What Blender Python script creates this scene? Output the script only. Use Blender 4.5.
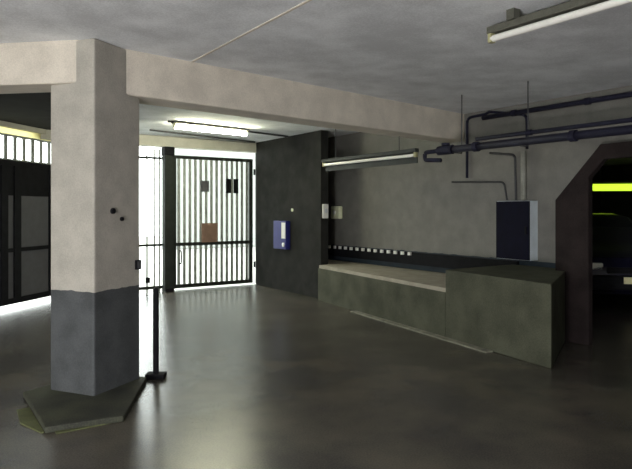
import bpy, bmesh, math, random
from mathutils import Vector, Matrix
random.seed(4)
SC = bpy.context.scene
COL = SC.collection
for o in list(bpy.data.objects):
    bpy.data.objects.remove(o)

# ------------------------------------------------------------------ camera, sky, fill light, exposure
EYE = 1.5
cam_data = bpy.data.cameras.new('camera')
cam_data.sensor_width = 36.0
cam_data.lens = 600.0 / 632.0 * 36.0
cam_data.shift_y = -24.5 / 632.0
cam_data.clip_start = 0.05
cam = bpy.data.objects.new('camera', cam_data)
cam.location = (0, 0, EYE)
cam.rotation_euler = (math.radians(90), 0, 0)
COL.objects.link(cam)
SC.camera = cam

world = bpy.data.worlds.new('overcast_sky')
SC.world = world
world.use_nodes = True
bg = world.node_tree.nodes['Background']
bg.inputs[0].default_value = (0.93, 1.0, 0.97, 1)
bg.inputs[1].default_value = 7.5

def lamp(name, loc, power, colour, radius):
    d = bpy.data.lights.new(name, 'POINT')
    d.energy = power
    d.color = colour
    d.shadow_soft_size = radius
    o = bpy.data.objects.new(name, d)
    o.location = loc
    COL.objects.link(o)
    return o
lamp('unseen_fill_light', (-1.9, -1.6, 0.24), 740, (1.0, 0.965, 0.95), 0.2)  # unseen fill light added low behind the camera to brighten the garage

SC.view_settings.view_transform = 'Standard'
SC.view_settings.look = 'None'
SC.view_settings.gamma = 1.0
SC.view_settings.exposure = 0.0
SC.view_settings.use_curve_mapping = False

# ------------------------------------------------------------------ frames
UA = Vector((-0.5604, 0.8282, 0))      # along the right wall, away from the camera
UB = Vector((0.8282, 0.5604, 0))       # across, towards the right wall
UZ = Vector((0, 0, 1))
def W(a, b, z=0.0):
    return UA * a + UB * b + UZ * z
FRAME_AB = Matrix(((UB.x, UA.x, 0, 0), (UB.y, UA.y, 0, 0), (0, 0, 1, 0), (0, 0, 0, 1)))  # local x -> b, y -> a
CEIL = 2.85

# ------------------------------------------------------------------ materials
def mat(name, colour, rough=0.7, var=0.15, scale=6.0, metal=0.0, bump=0.0, spec=0.5, second=None, fine=90.0):
    m = bpy.data.materials.new(name)
    m.use_nodes = True
    nt = m.node_tree
    b = nt.nodes['Principled BSDF']
    b.inputs['Roughness'].default_value = rough
    b.inputs['Metallic'].default_value = metal
    b.inputs['Specular IOR Level'].default_value = spec
    tc = nt.nodes.new('ShaderNodeTexCoord')
    n1 = nt.nodes.new('ShaderNodeTexNoise'); n1.inputs['Scale'].default_value = scale; n1.inputs['Detail'].default_value = 6
    n2 = nt.nodes.new('ShaderNodeTexNoise'); n2.inputs['Scale'].default_value = fine; n2.inputs['Detail'].default_value = 3
    nt.links.new(tc.outputs['Object'], n1.inputs['Vector'])
    nt.links.new(tc.outputs['Object'], n2.inputs['Vector'])
    mix = nt.nodes.new('ShaderNodeMath'); mix.operation = 'ADD'
    h1 = nt.nodes.new('ShaderNodeMath'); h1.operation = 'MULTIPLY'; h1.inputs[1].default_value = 0.6
    h2 = nt.nodes.new('ShaderNodeMath'); h2.operation = 'MULTIPLY'; h2.inputs[1].default_value = 0.4
    nt.links.new(n1.outputs['Fac'], h1.inputs[0]); nt.links.new(n2.outputs['Fac'], h2.inputs[0])
    nt.links.new(h1.outputs[0], mix.inputs[0]); nt.links.new(h2.outputs[0], mix.inputs[1])
    r = nt.nodes.new('ShaderNodeValToRGB')
    c = colour
    lo = second if second else tuple(x * (1 - var) for x in c)
    hi = c if second else tuple(min(1, x * (1 + var)) for x in c)
    r.color_ramp.elements[0].position = 0.38; r.color_ramp.elements[0].color = (*lo, 1)
    r.color_ramp.elements[1].position = 0.62; r.color_ramp.elements[1].color = (*hi, 1)
    nt.links.new(mix.outputs[0], r.inputs['Fac'])
    nt.links.new(r.outputs['Color'], b.inputs['Base Color'])
    if bump:
        bp = nt.nodes.new('ShaderNodeBump'); bp.inputs['Strength'].default_value = bump; bp.inputs['Distance'].default_value = 0.01
        nt.links.new(mix.outputs[0], bp.inputs['Height']); nt.links.new(bp.outputs['Normal'], b.inputs['Normal'])
    m['ramp'] = r.name
    return m

def two_tone(name, upper, lower, height, rough=0.75, var=0.14):
    """a wall painted dark up to a given height above the floor (object origin at floor level)"""
    m = mat(name, upper, rough, var, 5.0, bump=0.25)
    nt = m.node_tree
    b = nt.nodes['Principled BSDF']
    r = nt.nodes[m['ramp']]
    tc = nt.nodes.new('ShaderNodeTexCoord')
    sep = nt.nodes.new('ShaderNodeSeparateXYZ'); nt.links.new(tc.outputs['Object'], sep.inputs[0])
    nz = nt.nodes.new('ShaderNodeTexNoise'); nz.inputs['Scale'].default_value = 9
    nt.links.new(tc.outputs['Object'], nz.inputs['Vector'])
    ma = nt.nodes.new('ShaderNodeMath'); ma.operation = 'MULTIPLY_ADD'; ma.inputs[1].default_value = 0.03
    nt.links.new(nz.outputs['Fac'], ma.inputs[0]); nt.links.new(sep.outputs['Z'], ma.inputs[2])
    gt = nt.nodes.new('ShaderNodeMath'); gt.operation = 'LESS_THAN'; gt.inputs[1].default_value = height + 0.015
    nt.links.new(ma.outputs[0], gt.inputs[0])
    r2 = nt.nodes.new('ShaderNodeValToRGB')
    r2.color_ramp.elements[0].position = 0.38; r2.color_ramp.elements[0].color = (*[x * .75 for x in lower], 1)
    r2.color_ramp.elements[1].position = 0.62; r2.color_ramp.elements[1].color = (*[x * 1.25 for x in lower], 1)
    nt.links.new(r.inputs['Fac'].links[0].from_socket, r2.inputs['Fac'])
    mx = nt.nodes.new('ShaderNodeMix'); mx.data_type = 'RGBA'
    nt.links.new(gt.outputs[0], mx.inputs['Factor'])
    nt.links.new(r.outputs['Color'], mx.inputs['A']); nt.links.new(r2.outputs['Color'], mx.inputs['B'])
    nt.links.new(mx.outputs['Result'], b.inputs['Base Color'])
    return m

def glow(name, colour, strength):
    m = bpy.data.materials.new(name); m.use_nodes = True
    b = m.node_tree.nodes['Principled BSDF']
    b.inputs['Base Color'].default_value = (0.8, 0.8, 0.8, 1)
    b.inputs['Emission Color'].default_value = (*colour, 1)
    b.inputs['Emission Strength'].default_value = strength
    return m

def frosted(name):
    m = bpy.data.materials.new(name); m.use_nodes = True
    nt = m.node_tree
    out = nt.nodes['Material Output']
    t = nt.nodes.new('ShaderNodeBsdfTranslucent'); t.inputs['Color'].default_value = (0.85, 0.8, 0.55, 1)
    nt.links.new(t.outputs[0], out.inputs['Surface'])
    return m

M = {}
M['ceiling'] = mat('ceiling_concrete', (0.80, 0.82, 0.85), 0.9, 0.17, 2.6, bump=0.3)
M['beam'] = mat('beam_concrete', (0.68, 0.62, 0.54), 0.85, 0.13, 4.0, bump=0.25)
M['pillar'] = two_tone('pillar_paint', (0.43, 0.405, 0.36), (0.07, 0.075, 0.08), 0.855)
M['wall'] = two_tone('wall_paint', (0.175, 0.17, 0.155), (0.016, 0.027, 0.04), 0.86)
M['pale'] = mat('pale_wall', (0.50, 0.48, 0.42), 0.85, 0.12, 4.0, bump=0.2)
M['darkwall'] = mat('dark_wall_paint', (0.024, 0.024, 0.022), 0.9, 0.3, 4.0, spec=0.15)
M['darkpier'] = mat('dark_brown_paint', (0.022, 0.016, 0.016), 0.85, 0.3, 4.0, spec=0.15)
M['plat_front'] = mat('dark_green_paint', (0.075, 0.078, 0.055), 0.8, 0.3, 3.0, spec=0.15)
M['plat_top'] = mat('bare_concrete', (0.34, 0.31, 0.25), 0.8, 0.15, 5.0)
M['floor'] = mat('floor_concrete', (0.128, 0.114, 0.09), 0.27, 0.2, 1.6, bump=0.05, second=(0.055, 0.051, 0.048), spec=0.38)
M['plinth'] = mat('plinth_paint', (0.075, 0.08, 0.05), 0.8, 0.3, 3.0, second=(0.025, 0.026, 0.022))
M['yellowpatch'] = mat('worn_yellow_paint', (0.10, 0.11, 0.045), 0.8, 0.25, 7.0)
M['lightline'] = mat('floor_light_line', (0.30, 0.29, 0.22), 0.8, 0.3, 8.0, second=(0.10, 0.10, 0.085))  # pale colour for the light caught along the walk's foot
M['gate'] = mat('gate_grey_paint', (0.025, 0.028, 0.025), 0.75, 0.2, 10.0, spec=0.15)
M['gatebar'] = mat('gate_bar_paint', (0.30, 0.32, 0.30), 0.6, 0.2, 10.0)
M['black'] = mat('black_metal', (0.008, 0.008, 0.010), 0.75, 0.3, 10.0, spec=0.15)
M['pipe'] = mat('dark_pipe_paint', (0.018, 0.018, 0.035), 0.6, 0.3, 8.0, spec=0.15)
M['conduit'] = mat('grey_conduit', (0.06, 0.06, 0.065), 0.6, 0.2, 8.0, spec=0.15)
M['paleconduit'] = mat('pale_conduit', (0.26, 0.26, 0.23), 0.6, 0.2, 8.0)
M['cabdoor'] = mat('cabinet_navy_paint', (0.004, 0.004, 0.013), 0.8, 0.2, 8.0, spec=0.15)
M['cabside'] = mat('cabinet_grey_paint', (0.62, 0.68, 0.74), 0.6, 0.08, 8.0)
M['white'] = mat('white_plastic', (0.8, 0.8, 0.76), 0.5, 0.05, 8.0)
M['cream'] = mat('cream_plastic', (0.85, 0.88, 0.62), 0.5, 0.05, 8.0)
M['blue'] = mat('blue_paint', (0.018, 0.02, 0.17), 0.5, 0.15, 8.0)
M['brown'] = mat('brown_board', (0.26, 0.16, 0.12), 0.7, 0.15, 8.0)
M['housing'] = mat('luminaire_housing', (0.10, 0.10, 0.08), 0.6, 0.2, 8.0)
M['darkhousing'] = mat('dark_luminaire_housing', (0.04, 0.045, 0.045), 0.6, 0.2, 8.0, spec=0.15)
M['tube'] = mat('unlit_tube', (0.88, 0.87, 0.82), 0.25, 0.03, 8.0)
M['endcap'] = mat('tube_cap', (0.42, 0.40, 0.22), 0.5, 0.1, 8.0)
M['lit'] = glow('lit_tube', (1.0, 1.0, 0.72), 85.0)
M['green'] = glow('lit_green_tube', (0.62, 1.0, 0.04), 1.3)
M['frost'] = frosted('translucent_strip')
M['carpaint'] = mat('car_dark_paint', (0.012, 0.012, 0.03), 0.25, 0.1, 8.0)
M['carglass'] = mat('car_glass', (0.01, 0.014, 0.012), 0.08, 0.1, 8.0)
M['rubber'] = mat('tyre_rubber', (0.012, 0.012, 0.012), 0.8, 0.2, 20.0)
M['chrome'] = mat('chrome', (0.75, 0.75, 0.72), 0.2, 0.03, 8.0, metal=1.0)
M['lens'] = mat('lamp_lens', (0.85, 0.85, 0.75), 0.15, 0.03, 8.0)
M['amber'] = mat('amber_lens', (0.8, 0.4, 0.12), 0.2, 0.03, 8.0)
M['plate'] = mat('plate_yellow', (0.95, 0.9, 0.55), 0.35, 0.03, 8.0)
M['road'] = mat('outside_concrete', (0.38, 0.38, 0.35), 0.9, 0.1, 2.0)
M['facade'] = mat('outside_render', (0.24, 0.255, 0.24), 0.9, 0.06, 2.0)
M['shade'] = mat('plate_grey', (0.09, 0.09, 0.10), 0.6, 0.1, 8.0)

# ------------------------------------------------------------------ mesh helpers
class MB:
    def __init__(self):
        self.bm = bmesh.new()
    def prism(self, pts, z0, z1):
        """vertical prism over world xy points"""
        bot = [self.bm.verts.new((p[0], p[1], z0)) for p in pts]
        top = [self.bm.verts.new((p[0], p[1], z1)) for p in pts]
        n = len(pts)
        self.bm.faces.new(bot); self.bm.faces.new(top)
        for i in range(n):
            self.bm.faces.new((bot[i], bot[(i + 1) % n], top[(i + 1) % n], top[i]))
        return self
    def slab(self, poly, vec):
        """planar polygon (3-D points) swept along vec"""
        vec = Vector(vec)
        p0 = [self.bm.verts.new(p) for p in poly]
        p1 = [self.bm.verts.new(Vector(p) + vec) for p in poly]
        n = len(poly)
        self.bm.faces.new(p0); self.bm.faces.new(p1)
        for i in range(n):
            self.bm.faces.new((p0[i], p0[(i + 1) % n], p1[(i + 1) % n], p1[i]))
        return self
    def abox(self, a0, a1, b0, b1, z0, z1):
        return self.prism([W(a0, b0), W(a0, b1), W(a1, b1), W(a1, b0)], z0, z1)
    def box(self, x0, x1, y0, y1, z0, z1):
        return self.prism([(x0, y0), (x1, y0), (x1, y1), (x0, y1)], z0, z1)
    def tube(self, path, r, seg=12):
        path = [Vector(p) for p in path]
        rings = []
        for i, p in enumerate(path):
            if i == 0: d = path[1] - p
            elif i == len(path) - 1: d = p - path[i - 1]
            else: d = (path[i + 1] - p).normalized() + (p - path[i - 1]).normalized()
            d.normalize()
            u = d.cross(UZ if abs(d.z) < 0.9 else Vector((1, 0.2, 0))).normalized()
            v = d.cross(u).normalized()
            rings.append([self.bm.verts.new(p + (u * math.cos(t) + v * math.sin(t)) * r)
                          for t in [2 * math.pi * k / seg for k in range(seg)]])
        for i in range(len(rings) - 1):
            for k in range(seg):
                self.bm.faces.new((rings[i][k], rings[i][(k + 1) % seg], rings[i + 1][(k + 1) % seg], rings[i + 1][k]))
        self.bm.faces.new(rings[0]); self.bm.faces.new(list(reversed(rings[-1])))
        return self
    def build(self, name, m, parent=None, origin=None, bevel=0.0, smooth=False):
        bm = self.bm
        bmesh.ops.recalc_face_normals(bm, faces=bm.faces)
        me = bpy.data.meshes.new(name)
        org = Vector(origin) if origin is not None else Vector((0, 0, 0))
        pw = Vector((0, 0, 0))
        if parent is not None:
            p = parent
            while p is not None:
                pw += p.location
                p = p.parent
        loc = org if origin is not None else pw
        bmesh.ops.translate(bm, verts=bm.verts, vec=-loc)
        if smooth:
            for f in bm.faces: f.smooth = True
        bm.to_mesh(me); bm.free()
        me.materials.append(M[m])
        if smooth:
            for e in me.edges: pass
        o = bpy.data.objects.new(name, me)
        COL.objects.link(o)
        if parent is not None:
            o.parent = parent
            o.location = loc - pw
        else:
            o.location = loc
        if bevel:
            md = o.modifiers.new('bevel', 'BEVEL'); md.width = bevel; md.segments = 2; md.limit_method = 'ANGLE'
        return o

def bend(points, r=0.06, n=4):
    """round the corners of a polyline"""
    pts = [Vector(p) for p in points]
    out = [pts[0]]
    for i in range(1, len(pts) - 1):
        p = pts[i]
        d0 = (pts[i - 1] - p); d1 = (pts[i + 1] - p)
        rr = min(r, d0.length * .45, d1.length * .45)
        s = p + d0.normalized() * rr; e = p + d1.normalized() * rr
        for k in range(n + 1):
            t = k / n
            out.append(s * (1 - t) ** 2 + p * 2 * t * (1 - t) + e * t * t)
    out.append(pts[-1])
    return out

def tag(o, label, cat, group=None):
    o['label'] = label; o['category'] = cat
    if group: o['group'] = group
    return o
def thing(name, label, cat, loc, group=None):
    o = bpy.data.objects.new(name, None)
    o.empty_display_size = 0.1
    COL.objects.link(o)
    o.location = loc
    return tag(o, label, cat, group)
def struct(o, label=None):
    o['kind'] = 'structure'
    if label: o['label'] = label
    return o
def copy_tree(o, parent=None):
    c = o.copy(); COL.objects.link(c)
    c.parent = parent
    for ch in o.children: copy_tree(ch, c)
    return c

# ------------------------------------------------------------------ the shell
struct(MB().prism([W(-7, -9), W(-7, 20), W(10.74, 20), W(10.74, -9)], -0.2, 0.0).build('floor', 'floor'),
       'dark worn concrete garage floor with a dull sheen near the gate')
struct(MB().prism([W(-7, -9), W(-7, 20), W(10.9, 20), W(10.9, -9)], CEIL, CEIL + 0.25).build('ceiling', 'ceiling'),
       'grey concrete ceiling')
# formwork seam on the ceiling
struct(MB().abox(1.9, 5.9, 2.115, 2.135, CEIL - 0.006, CEIL + 0.01).build('trim_1', 'beam'), 'pale formwork seam across the ceiling')

GA = 10.64
L0 = Vector((-4.40, 9.98, 0)); LD = Vector((-0.215, -0.977, 0)).normalized(); LN = Vector((-LD.y, LD.x, 0)) * -1  # outwards (left)
def LW(s, z, off=0.0): return L0 + LD * s + LN * off + UZ * z
if LN.x > 0: LN = -LN
if LN.x > 0: LN = -LN
# pillar
C0 = Vector((-1.735, 4.69, 0)); DR = Vector((0.383, 0.924, 0)); DL = Vector((-0.924, 0.383, 0))
def PL(t, s, z=0): return C0 + DL * t + DR * s + UZ * z
struct(MB().prism([PL(0, 0), PL(0.456, 0), PL(0.456, 0.549), PL(0, 0.549)], 0, CEIL).build('pillar', 'pillar', bevel=0.015),
       'pale concrete pillar painted dark grey at its base')
# beam from the pillar to the right wall
S = PL(0.02, 0.33); E = Vector((1.67, 8.06, 0)); D = (E - S).normalized(); N = Vector((-D.y, D.x, 0))
E2 = S + D * 5.32
struct(MB().prism([S, E2, E2 + N * 0.34, S + N * 0.34], 2.47, CEIL + 0.02).build('beam_right', 'beam', bevel=0.012),
       'pale concrete beam running from the pillar to the right wall')
# beam from the pillar to the left
S = PL(0.18, 0.0) ; D = Vector((-0.98, 0.15, 0)).normalized(); N = Vector((-D.y, D.x, 0)) * -1
S = S - D * 0.02
struct(MB().prism([S, S + D * 4.2, S + D * 4.2 + N * 0.34, S + N * 0.34], 2.51, CEIL + 0.02).build('beam_left', 'beam', bevel=0.012),
       'pale concrete beam running left from the pillar')

struct(MB().prism([(-2.3, 5.3), LW(2.6, 0)[:2], LW(-.2, 0)[:2], W(GA, 2.6)[:2], (-2.2, 5.6)], CEIL - .03, CEIL + .01).build('shade_panel_left', 'darkwall'), 'dark panel standing for the shade on the ceiling behind the left beam')  # shade behind the beam put in as a dark sheet
# gate wall (plane a = 10.64): lintel, left pier, right pier
struct(MB().slab([W(GA, 1.5, 2.66), W(GA, 6.7, 2.66), W(GA, 6.7, CEIL + .01), W(GA, 1.5, CEIL + .01)], UA * 0.2).build('wall_gate', 'pale'),
       'pale lintel over the gate')
struct(MB().abox(GA, GA + 0.2, 2.0, 2.75, 0, 2.86).build('wall_far_left', 'pale'))
struct(MB().abox(GA, GA + 0.2, 5.84, 6.9, 0, 2.66).build('wall_far_right', 'darkwall'), 'dark wall right of the gate')

# right wall with the opening for the next bay
wr = [W(10.84, 6.46, 0), W(10.84, 6.46, CEIL + .01), W(-7, 6.46, CEIL + .01), W(-7, 6.46, 2.15),
      W(3.87, 6.46, 2.15), W(4.17, 6.46, 1.84), W(4.17, 6.46, 0)]
struct(MB().slab(wr, UB * 0.25).build('wall_right', 'wall'), 'grey right wall with a dark painted base')
# dark partition standing beside the gate
struct(MB().abox(8.35, GA - 0.002, 5.75, 5.90, 0, CEIL + .01).build('wall_partition', 'darkwall'), 'dark painted partition right of the gate')
# dark pier with a haunched lintel
hp = [(4.213, 0), (4.213, 1.616), (3.665, 2.215), (0.2, 2.24), (0.2, 2.06), (3.62, 2.05), (3.80, 1.86), (3.80, 0)]
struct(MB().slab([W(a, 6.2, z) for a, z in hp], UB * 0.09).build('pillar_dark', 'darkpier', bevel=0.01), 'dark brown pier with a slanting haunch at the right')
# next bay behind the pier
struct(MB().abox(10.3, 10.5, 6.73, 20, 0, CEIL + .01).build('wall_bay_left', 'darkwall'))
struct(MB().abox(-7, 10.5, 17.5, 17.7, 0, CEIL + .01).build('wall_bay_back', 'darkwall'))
# rear walls (behind the camera) and far sides closing the garage
struct(MB().abox(-7.2, -7, -9, 20, 0, CEIL + .01).build('wall_back', 'pale'))
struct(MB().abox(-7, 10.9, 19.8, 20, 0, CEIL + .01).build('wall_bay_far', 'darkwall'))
struct(MB().slab([LW(2.6, 0), LW(17.5, 0), LW(17.5, CEIL + .01), LW(2.6, CEIL + .01)], LN * 0.2).build('wall_left', 'pale'))
struct(MB().slab([LW(-0.6, 2.745), LW(2.6, 2.745), LW(2.6, CEIL + .01), LW(-0.6, CEIL + .01)], LN * 0.2).build('wall_left_lintel', 'pale'))
struct(MB().slab([LW(-0.25, 2.645, .06), LW(2.6, 2.645, .06), LW(2.6, 2.745, .06), LW(-0.25, 2.745, .06)], LN * 0.01).build('lintel_strip', 'frost'),
       'translucent strip added to brighten the lintel above the left door')  # pale lintel built translucent so the sky behind makes it bright

# outside
struct(MB().prism([W(10.74, -14), W(10.74, 30), W(34, 30), W(34, -14)], -0.2, -0.02).build('ground_outside', 'road'))
struct(MB().prism([(-30, -10), LW(20, 0, .25)[:2], LW(-.4, 0, .25)[:2], W(10.74, 1.2)[:2], W(14, -14)[:2]], -0.2, -0.021).build('ground_outside_left', 'road'))
struct(MB().abox(22, 22.4, 8.0, 34, 0, 7).build('facade_outside', 'facade'), 'white facade across the street')

# raised kerb walk along the right wall
F1 = Vector((0.147, 9.78, 0)); F2 = Vector((1.85, 6.38, 0)); FD = (F2 - F1).normalized(); FN = Vector((-FD.y, FD.x, 0))
if FN.x < 0: FN = -FN
def FW(s, z=0, off=0): return F1 + FD * s + FN * off + UZ * z
def back(p):   # same a, on the wall
    a = p.dot(UA); return W(a, 6.46)
k_mid = 3.06
struct(MB().prism([FW(-0.25), FW(k_mid), back(FW(k_mid)), W(9.3, 6.46), W(8.30, 5.85)], 0, 0.53).build('kerb_walk', 'plat_front'), 'dark raised walk along the right wall')
struct(MB().prism([FW(-0.25, 0, .02), FW(k_mid, 0, .02), back(FW(k_mid)), W(9.3, 6.46), W(8.30, 5.85)], 0.53, 0.58).build('trim_2', 'plat_top'), 'pale bare concrete top of the raised walk')
k_end = 4.62
WE = W(4.213, 6.44)
struct(MB().prism([FW(k_mid + .002), FW(k_end), WE, back(FW(k_mid + .002))], 0, 0.80).build('kerb_block', 'plat_front', bevel=0.01), 'dark green painted block at the end of the raised walk')
struct(MB().prism([FW(1.0, 0, -.10), FW(3.85, 0, -.10), FW(3.85, 0, -.002), FW(1.0, 0, -.002)], 0, 0.012).build('floor_light_strip', 'lightline'), 'pale strip standing for light caught on the floor at the foot of the raised walk')  # floor light laid in as a thin pale strip

# plinth round the pillar
Q = Vector((-1.815, 4.02, 0))
def QP(a, b): return Q + UA * a + UB * b
struct(MB().prism([Q, Vector((-1.36, 4.245, 0)), PL(-.03, .6), PL(.5, .6), Q + UA * .95], 0, 0.045).build('trim_4', 'plinth', bevel=0.01), 'low dark plinth round the pillar')
struct(MB().prism([QP(0.02, -0.02), QP(0.02, -0.004), QP(0.62, -0.004), QP(0.62, -0.09), QP(0.3, -0.11)], 0, 0.01).build('trim_5', 'yellowpatch'), 'worn yellow paint patch on the floor left of the pillar plinth')
struct(MB().prism([QP(-0.05, 0.06), QP(-0.05, 0.42), QP(-0.004, 0.42), QP(-0.004, 0.06)], 0, 0.008).build('trim_6', 'yellowpatch'), 'worn yellow line in front of the pillar plinth')

# ------------------------------------------------------------------ gate
def gate_box(b0, b1, z0, z1, d0=0.0, d1=0.04):
    return MB().abox(GA + 0.06 + d0, GA + 0.06 + d1, b0, b1, z0, z1)
g = thing('barred_gate', 'tall barred steel gate letting daylight in at the back of the garage', 'gate', W(GA + .06, 4.88, 0))
gate_box(4.03, 5.70, 0.04, 0.11, -.01, .05).build('bottom_rail', 'gate', g)
gate_box(4.03, 5.70, 0.83, 0.89, -.01, .05).build('middle_rail', 'gate', g)
gate_box(4.03, 5.70, 2.46, 2.52, -.01, .05).build('top_rail', 'gate', g)
gate_box(4.03, 4.10, 0.11, 2.46, -.01, .05).build('stile', 'gate', g)
gate_box(5.63, 5.70, 0.11, 2.46, -.01, .05).build('stile', 'gate', g)
nb = 14
for i in range(nb):
    b = 4.10 + (i + 0.5) * (5.63 - 4.10) / nb
    w = 0.027
    gate_box(b - w, b + w, 0.11, 2.46, .005, .03).build('bar', 'gatebar', g)
hx = MB().tube(bend([W(GA + .07, 4.17, .50), W(GA - .02, 4.17, .50), W(GA - .02, 4.17, .74), W(GA + .07, 4.17, .74)], .04), .012, 8)
hx.build('handle', 'black', g, smooth=True)
for z in (0.35, 2.2):
    MB().tube([W(GA + .03, 5.725, z), W(GA + .03, 5.725, z + .12)], .02, 10).build('hinge', 'black', g)
# notices on the gate
tag(gate_box(4.60, 4.93, 0.885, 1.25, -.03, -.012).build('notice_board', 'brown'), 'brown square board fixed to the gate bars above the middle rail', 'sign')
tag(gate_box(4.58, 4.75, 1.85, 2.06, -.03, -.012).build('plate', 'shade'), 'small grey plate high on the gate bars, left of the dark pair', 'plate')
tag(gate_box(5.11, 5.21, 1.83, 2.11, -.03, -.012).build('plate', 'black'), 'narrow dark plate high on the gate, left one of the close pair', 'plate')
tag(gate_box(5.27, 5.37, 1.83, 2.11, -.03, -.012).build('plate', 'black'), 'narrow dark plate high on the gate, right one of the close pair', 'plate')
# post and fixed panel
pst = thing('gate_post', 'dark square steel post between the fixed bars and the gate', 'post', W(GA + .03, 3.92, 0))
MB().abox(GA - .04, GA + .10, 3.85, 4.005, 0, 2.50).build('shaft', 'gate', pst)
MB().abox(GA - .07, GA + .13, 3.852, 4.015, 0, 0.07).build('base', 'black', pst)
mo = thing('gate_motor', 'black motor box on top of the gate post under the lintel', 'motor', W(GA, 3.93, 2.5))
MB().abox(GA - .09, GA + .13, 3.83, 4.02, 2.502, 2.655).build('casing', 'black', mo, bevel=.015)
MB().tube([W(GA - .10, 3.92, 2.57), W(GA - .09, 3.92, 2.57)], .04, 14).build('cover_disc', 'black', mo)
fp = thing('fixed_bar_panel', 'fixed bright barred panel between the pillar and the gate post', 'fence', W(GA + .06, 3.3, 0))
for (z0, z1) in ((0.06, 0.11), (0.84, 0.88), (2.43, 2.47)):
    gate_box(2.76, 3.84, z0, z1, .0, .04).build('rail', 'gate', fp)
for b in (2.9, 3.06, 3.22, 3.38, 3.555, 3.69, 3.79):
    gate_box(b - .014, b + .014, .0, 2.62, .01, .03).build('bar', 'gatebar', fp)
gate_box(3.52, 3.60, 0.18, 0.28, -.02, .0).build('lock_box', 'black', fp)

# ------------------------------------------------------------------ left door (in the left wall)
def lbox(s0, s1, z0, z1, o0, o1):
    return MB().slab([LW(s0, z0, o0), LW(s1, z0, o0), LW(s1, z1, o0), LW(s0, z1, o0)], LN * (o1 - o0))
ld = thing('steel_door', 'dark steel double door with grey panels at the left edge', 'door', LW(1.0, 0, .05))
lbox(-0.30, 2.6, 2.17, 2.25, .0, .08).build('head_rail', 'black', ld)
lbox(-0.30, 2.6, 0.075, 0.16, .0, .08).build('bottom_rail', 'black', ld)
for s in (-0.10, 0.72, 1.0, 1.75, 2.45):
    lbox(s, s + .14, 0.16, 2.17, .0, .08).build('stile', 'black', ld)
lbox(-0.30, 2.6, 0.86, 0.92, .01, .07).build('middle_rail', 'black', ld)
lbox(-0.30, 2.6, 0.16, 1.72, .03, .05).build('lower_panel', 'shade', ld)
lbox(-0.30, 2.6, 1.72, 2.17, .02, .05).build('upper_panel', 'black', ld)
tg = thing('transom_grille', 'white slatted grille with daylight above the dark left door', 'grille', LW(1.0, 2.25, .05))
lbox(-0.30, 2.6, 2.25, 2.275, .02, .06).build('sill', 'gatebar', tg)
lbox(-0.30, 2.6, 2.615, 2.645, .02, .07).build('head', 'gatebar', tg)
for i in range(15):
    s = -0.22 + i * 0.2
    lbox(s, s + 0.065, 2.275, 2.615, .03, .05).build('slat', 'gatebar', tg)

# ------------------------------------------------------------------ luminaires
def px(x, y, depth):
    return Vector(((x - 316) / 600 * depth, depth, EYE + (210 - y) / 600 * depth))
def luminaire(name, label, p, q, lit, w=0.10, h=0.05, tube_r=0.019, house='housing', group=None, side=0.0):
    p = Vector(p); q = Vector(q)                # tube axis ends
    d = (q - p).normalized(); n = Vector((-d.y, d.x, 0))
    t = thing(name, label, 'lamp', (p + q) / 2, group)
    e0 = p - d * .03; e1 = q + d * .03
    poly = [e0 + n * (side - w / 2), e1 + n * (side - w / 2), e1 + n * (side + w / 2), e0 + n * (side + w / 2)]
    z = p.z + tube_r + .012
    MB().prism(poly, z, z + h).build('housing', house, t, bevel=.006)
    MB().tube([p, q], tube_r, 14).build('tube', lit, t, smooth=False)
    for c, s in ((p, 1), (q, -1)):
        MB().prism([c - d * .02 * s - n * .022, c + d * .012 * s - n * .022, c + d * .012 * s + n * .022, c - d * .02 * s + n * .022],
                   c.z - .026, z).build('end_cap', 'endcap', t)
    return t
# lit one above the gate approach
zt = CEIL - 0.085
def at_height(x, y, z):
    d = (z - EYE) * 600 / (210 - y)
    return px(x, y, d)
luminaire('fluorescent_lamp', 'lit fluorescent tube on the ceiling in front of the gate', at_height(175, 126.5, zt), at_height(246, 134, zt), 'lit', tube_r=.034, w=.13, h=.026)
# unlit one at the top right
p0 = at_height(492, 39, CEIL - .15); p1 = W(1.2, p0.dot(UB), CEIL - .15)
ul = luminaire('fluorescent_lamp', 'unlit fluorescent tube on the ceiling at the upper right, above the pipes', p0, p1, 'tube', w=.15, h=.05, tube_r=.024, house='housing', side=.05)
dv = (p1 - p0).normalized()
for f in (.12, .5, .88):
    c = p0.lerp(p1, f)
    MB().prism([c + dv * .03 + UB * .02, c - dv * .03 + UB * .02, c - dv * .03 - UB * .05, c + dv * .03 - UB * .05], c.z + .08, CEIL).build('mounting_bracket', 'housing', ul)
# suspended batten along the raised walk
p0 = W(7.65, 5.33, 2.20); p1 = W(5.62, 5.33, 2.20)
sl = luminaire('fluorescent_lamp', 'unlit fluorescent batten hanging over the raised walk, left of the dark pipes', p0, p1, 'tube', w=.07, h=.05, tube_r=.022, house='darkhousing')
for f in (.15, .85):
    c = p0.lerp(p1, f)
    MB().tube([c + UZ * .07, Vector((c.x, c.y, 2.472 if f > .5 else CEIL))], .005, 6).build('suspension_rod', 'darkhousing', sl)
lo = MB().prism([p0 + UB * .03, p1 + UB * .03, p1 + UB * .045, p0 + UB * .045], 2.10, 2.235)
lo.build('shadow_strip', 'darkhousing', sl)  # dark strip in place of the shadow beneath the tube
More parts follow.
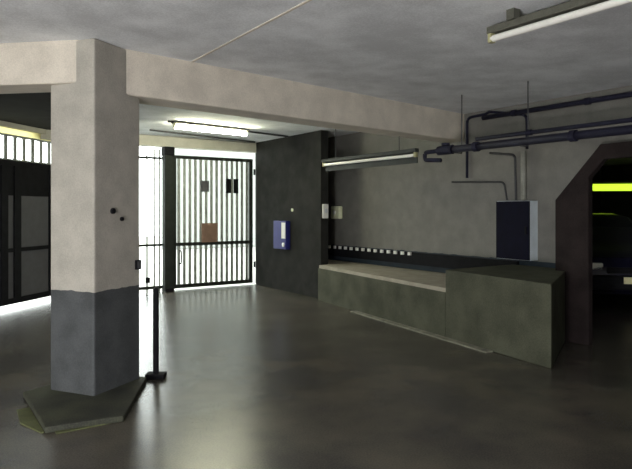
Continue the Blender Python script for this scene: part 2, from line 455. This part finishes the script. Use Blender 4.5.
# lit tube deep in the next bay (hangs on two rods)
luminaire('fluorescent_lamp', 'green glowing fluorescent tube deep in the bay behind the dark pier', px(593, 187.5, 14.6), px(646, 187.2, 14.0), 'green', w=.22, h=.05, tube_r=.085, house='darkhousing')
bay_lamp = [o for o in COL.objects if o.name.startswith('fluorescent_lamp') and o.location.y > 13][0]
for x in (600, 640):
    c = px(x, 187.4, 14.3)
    MB().tube([c + UZ * .14, Vector((c.x, c.y, CEIL - .001))], .01, 6).build('suspension_rod', 'darkhousing', bay_lamp)

# ------------------------------------------------------------------ pipes and conduits
def pipe_run(name, label, b, z, a0, a1, r, m='pipe', flanges=()):
    t = thing(name, label, 'pipe', W((a0 + a1) / 2, b, z))
    MB().tube([W(a0, b, z), W(a1, b, z)], r, 16).build('pipe_run', m, t, smooth=True)
    for a in flanges:
        MB().tube([W(a - .03, b, z), W(a + .03, b, z)], r * 1.35, 16).build('coupling', m, t)
    return t
tp = pipe_run('water_pipe', 'thick dark pipe hanging along the right wall, lower of two', 5.30, 2.215, 4.95, 0.0, .042, flanges=(4.6, 3.4, 2.2))
pipe_run('water_pipe', 'thinner dark pipe hanging just above the thick pipe', 5.30, 2.30, 4.6, 0.0, .022, flanges=(3.9, 2.8))
pipe_run('water_pipe', 'dark pipe in the corner of ceiling and right wall', 6.35, 2.73, 5.4, 2.0, .03, flanges=(4.9, 3.9))
stub = thing('valve_pipe', 'dark valve and bent stub at the far end of the thick pipe', 'valve', W(5.2, 5.3, 2.21))
MB().tube([W(4.955, 5.3, 2.215), W(5.18, 5.3, 2.215)], .055, 16).build('valve_body', 'pipe', stub)
MB().tube(bend([W(5.18, 5.3, 2.215), W(5.42, 5.3, 2.215), W(5.42, 5.3, 2.12), W(5.15, 5.3, 2.10)], .06), .026, 12).build('bent_stub', 'pipe', stub, smooth=True)
MB().tube([W(5.07, 5.3, 2.27), W(5.07, 5.3, 2.30)], .05, 14).build('hand_wheel', 'pipe', stub)
for a, w in ((4.87, 'beside the valve'), (3.96, 'above the dark wall cabinet')):
    h = thing('pipe_hanger', 'thin steel hanger holding the two dark pipes ' + w, 'bracket', W(a, 5.3, CEIL), 'pipe hangers')
    MB().tube([W(a, 5.36, CEIL), W(a, 5.36, 2.17)], .007, 6).build('rod', 'conduit', h)
    MB().tube([W(a, 5.36, 2.165), W(a, 5.24, 2.165)], .007, 6).build('cradle', 'conduit', h)

def wp(x, y, b=6.43):
    d = b / (0.5604 + 0.8282 * (x - 316) / 600)
    return px(x, y, d)
tag(MB().tube(bend([wp(467, 178), wp(467, 118), wp(486, 114), wp(489, 111.8), wp(527, 115), wp(527, 149)], .08), .019, 10).build('conduit', 'pipe', smooth=True),
    'dark looped conduit on the right wall crossing under the ceiling', 'conduit')
tag(MB().tube(bend([wp(523.5, 151, 6.40), wp(523.5, 200, 6.40)], .05), .034, 12).build('conduit', 'paleconduit', smooth=True),
    'thick grey conduit dropping straight into the wall cabinet', 'conduit')
tag(MB().tube(bend([wp(490, 153), wp(515, 155), wp(516, 196), wp(516, 200)], .06), .016, 10).build('conduit', 'conduit', smooth=True),
    'thin dark conduit bending down beside the thick grey conduit', 'conduit')
tag(MB().tube(bend([wp(452, 182), wp(504, 182), wp(507, 200)], .06), .012, 10).build('conduit', 'conduit', smooth=True),
    'lowest thin conduit running level to the top of the wall cabinet', 'conduit')

zc = CEIL - .02
tag(MB().tube([at_height(168, 121.5, zc), at_height(288, 136.5, zc)], .016, 8).build('conduit', 'conduit'),
    'thin dark conduit on the ceiling behind the lit tube', 'conduit')
tag(MB().tube([at_height(150, 130, zc), at_height(255, 142, zc)], .016, 8).build('conduit', 'conduit'),
    'thin dark conduit on the ceiling between the lit tube and the gate lintel', 'conduit')

# ------------------------------------------------------------------ wall cabinet
cb = thing('wall_cabinet', 'dark electrical cabinet with pale sides on the right wall', 'cabinet', W(4.88, 6.4, .875))
MB().abox(4.63, 5.14, 6.315, 6.46, .875, 1.615).build('body', 'cabside', cb)
cd = MB().abox(4.635, 5.135, 6.295, 6.313, .88, 1.61).build('door', 'cabdoor', cb)
MB().abox(4.67, 4.69, 6.275, 6.295, 1.2, 1.3).build('door_handle', 'black', cd)
# switch boxes near the partition end
sb = thing('switch_box', 'white switch box on the end of the dark partition', 'switch', W(8.34, 5.82, 1.45))
MB().abox(8.31, 8.348, 5.77, 5.88, 1.36, 1.60).build('case', 'white', sb, bevel=.008)
MB().abox(8.30, 8.31, 5.81, 5.84, 1.45, 1.52).build('rocker', 'cabside', sb)
sb = thing('switch_box', 'cream switch box on the right wall, next to the partition end', 'switch', W(8.9, 6.4, 1.45))
MB().abox(8.68, 8.93, 6.36, 6.458, 1.34, 1.57).build('case', 'cream', sb, bevel=.02)
MB().abox(8.77, 8.83, 6.345, 6.36, 1.42, 1.49).build('rocker', 'white', sb)
ss = tag(MB().tube([W(9.25, 5.73, 1.5), W(9.25, 5.748, 1.5)], .03, 12).build('push_button', 'cream'), 'small pale push button on the dark partition', 'switch')
# blue box
bb = thing('wall_box', 'blue wall box with a white strip on the dark partition by the gate', 'box', W(9.55, 5.65, .8))
MB().abox(9.33, 9.78, 5.65, 5.748, .78, 1.30).build('case', 'blue', bb, bevel=.01)
MB().abox(9.335, 9.46, 5.635, 5.649, .98, 1.27).build('white_strip', 'white', bb)
MB().tube([W(9.40, 5.63, .87), W(9.40, 5.649, .87)], .04, 12).build('lock', 'white', bb)

# bumper rail with studs on the right wall
br = thing('bumper_rail', 'dark rail with a row of white studs on the right wall', 'rail', W(7, 6.44, .70))
MB().abox(4.9, 9.25, 6.415, 6.455, .66, .845).build('board', 'black', br)
for i in range(14):
    a = 9.02 - i * .165
    MB().abox(a - .028, a + .028, 6.385, 6.414, .80, .85).build('stud', 'white', br)

# ------------------------------------------------------------------ pillar bits
def dot(x, y, r, label):
    s = 0.0
    k = (x - 316) / 600
    s = (C0.x - k * C0.y) / (k * DR.y - DR.x)
    d = C0.y + DR.y * s
    c = px(x, y, d)
    n = -DL
    o = MB().tube([c + n * .002, c + n * .02], r, 10)
    return tag(o.build('anchor_bolt', 'black'), label, 'bolt')
dot(112, 211, .024, 'larger dark bolt on the right face of the pale pillar')
dot(121, 219, .017, 'smaller dark bolt just below the larger one on the pillar')
cc = thing('junction_box', 'small dark box on the edge of the pillar facing the barred panel', 'box', PL(-.02, .50, 1.0))
MB().prism([PL(-.002, .48), PL(-.022, .48), PL(-.022, .54), PL(-.002, .54)], .99, 1.07).build('case', 'black', cc)
MB().prism([PL(-.0225, .49), PL(-.026, .49), PL(-.026, .53), PL(-.0225, .53)], 1.0, 1.06).build('cover', 'shade', cc)

# slim post beside the pillar
X0, Y0 = -1.43, 5.36
sp = thing('bollard', 'slim dark post on a small base beside the pillar', 'post', (X0, Y0, 0))
MB().tube([(X0, Y0, 0.046), (X0, Y0, .79)], .026, 14).build('shaft', 'black', sp, smooth=False)
MB().prism([(X0 - .085, Y0 - .06), (X0 + .085, Y0 - .06), (X0 + .085, Y0 + .06), (X0 - .085, Y0 + .06)], .0, .045).build('base', 'black', sp, bevel=.008)
MB().tube([(X0, Y0, .79), (X0, Y0, .805)], .026, 14).build('cap', 'black', sp)

# ------------------------------------------------------------------ parked car in the next bay
car = thing('car', 'dark parked car facing us in the bay behind the pier', 'car', (4.72, 9.0, 0))
CX, CY = 4.72, 9.0
car_rot = Matrix.Translation((CX, CY, 0)) @ Matrix.Rotation(math.radians(-8), 4, 'Z')
def cpt(x, y, z): return car_rot @ Vector((x, y, z))
def cbox(x0, x1, y0, y1, z0, z1, mb=None):
    return (mb or MB()).slab([cpt(x0, y0, z0), cpt(x1, y0, z0), cpt(x1, y0, z1), cpt(x0, y0, z1)], cpt(0, y1, 0) - cpt(0, y0, 0))
# stations along the car: (y, half width, sill z, shoulder z, roof half width, roof z)
st = [(-0.02, .60, .30, .62, .58, .64), (0.10, .76, .22, .74, .68, .78), (0.5, .82, .20, .84, .70, .89), (1.05, .84, .20, .90, .72, .96),
      (1.75, .85, .20, .93, .60, 1.40), (2.3, .85, .20, .94, .60, 1.44), (3.0, .85, .20, .94, .59, 1.40), (3.55, .83, .22, .92, .66, 1.02),
      (4.0, .78, .28, .86, .66, .93)]
bm = MB(); rings = []
for (y, hw, zs, zh, rw, zr) in st:
    prof = [(-hw * .93, zs), (-hw, zs + (zh - zs) * .35), (-hw * .98, zh), (-rw, zr - .03), (-rw * .8, zr), (rw * .8, zr), (rw, zr - .03), (hw * .98, zh), (hw, zs + (zh - zs) * .35), (hw * .93, zs)]
    rings.append([bm.bm.verts.new(cpt(x, y, z)) for x, z in prof])
for i in range(len(rings) - 1):
    for k in range(10):
        bm.bm.faces.new((rings[i][k], rings[i][(k + 1) % 10], rings[i + 1][(k + 1) % 10], rings[i + 1][k]))
bm.bm.faces.new(rings[0]); bm.bm.faces.new(rings[-1])
bm.build('body', 'carpaint', car, bevel=.02, smooth=True)
def quad(pts, nrm_off, name, m, par=None):
    p = [cpt(*q) for q in pts]
    n = (p[1] - p[0]).cross(p[2] - p[0]).normalized()
    if n.dot(Vector(nrm_off)) < 0: n = -n
    return MB().slab([q + n * .004 for q in p], n * .012).build(name, m, par or car)
quad([(-.64, 1.14, .985), (.64, 1.14, .985), (.54, 1.70, 1.36), (-.54, 1.70, 1.36)], (0, -1, .5), 'windscreen', 'carglass')
quad([(-.835, 1.32, .955), (-.82, 2.9, .965), (-.63, 2.85, 1.35), (-.63, 1.80, 1.34)], (-1, 0, .4), 'side_window', 'carglass')
quad([(.835, 1.32, .955), (.82, 2.9, .965), (.63, 2.85, 1.35), (.63, 1.80, 1.34)], (1, 0, .4), 'side_window', 'carglass')
cbox(-.72, .72, -.09, .03, .30, .52).build('bumper', 'black', car, bevel=.03)
cbox(-.34, .34, -.05, .02, .55, .64).build('grille', 'black', car)
pl = cbox(-.13, .13, -.105, -.091, .40, .50); pl.build('number_plate', 'plate', car)
for s in (-1, 1):
    cbox(s * .50 - .11, s * .50 + .11, -.02, .09, .58, .70).build('headlamp', 'lens', car, bevel=.02)
    cbox(s * .66 - .04, s * .66 + .04, .0, .12, .60, .69).build('indicator', 'amber', car)
    mr = cbox(s * .93 - .09, s * .93 + .09, 1.42, 1.50, 1.0, 1.12).build('side_mirror', 'carpaint', car, bevel=.02)
    cbox(s * .93 - .05, s * .93 + .05, 1.405, 1.42, 1.04, 1.09).build('mirror_trim', 'chrome', mr)
    for y in (.78, 3.2):
        c = Vector((s * .76, y, .30))
        wl = MB().tube([cpt(c.x - .1, y, .30), cpt(c.x + .1, y, .30)], .30, 28).build('wheel', 'rubber', car, bevel=.02)
        MB().tube([cpt(c.x + s * .1, y, .30), cpt(c.x + s * .112, y, .30)], .18, 20).build('hub_cap', 'chrome', wl)
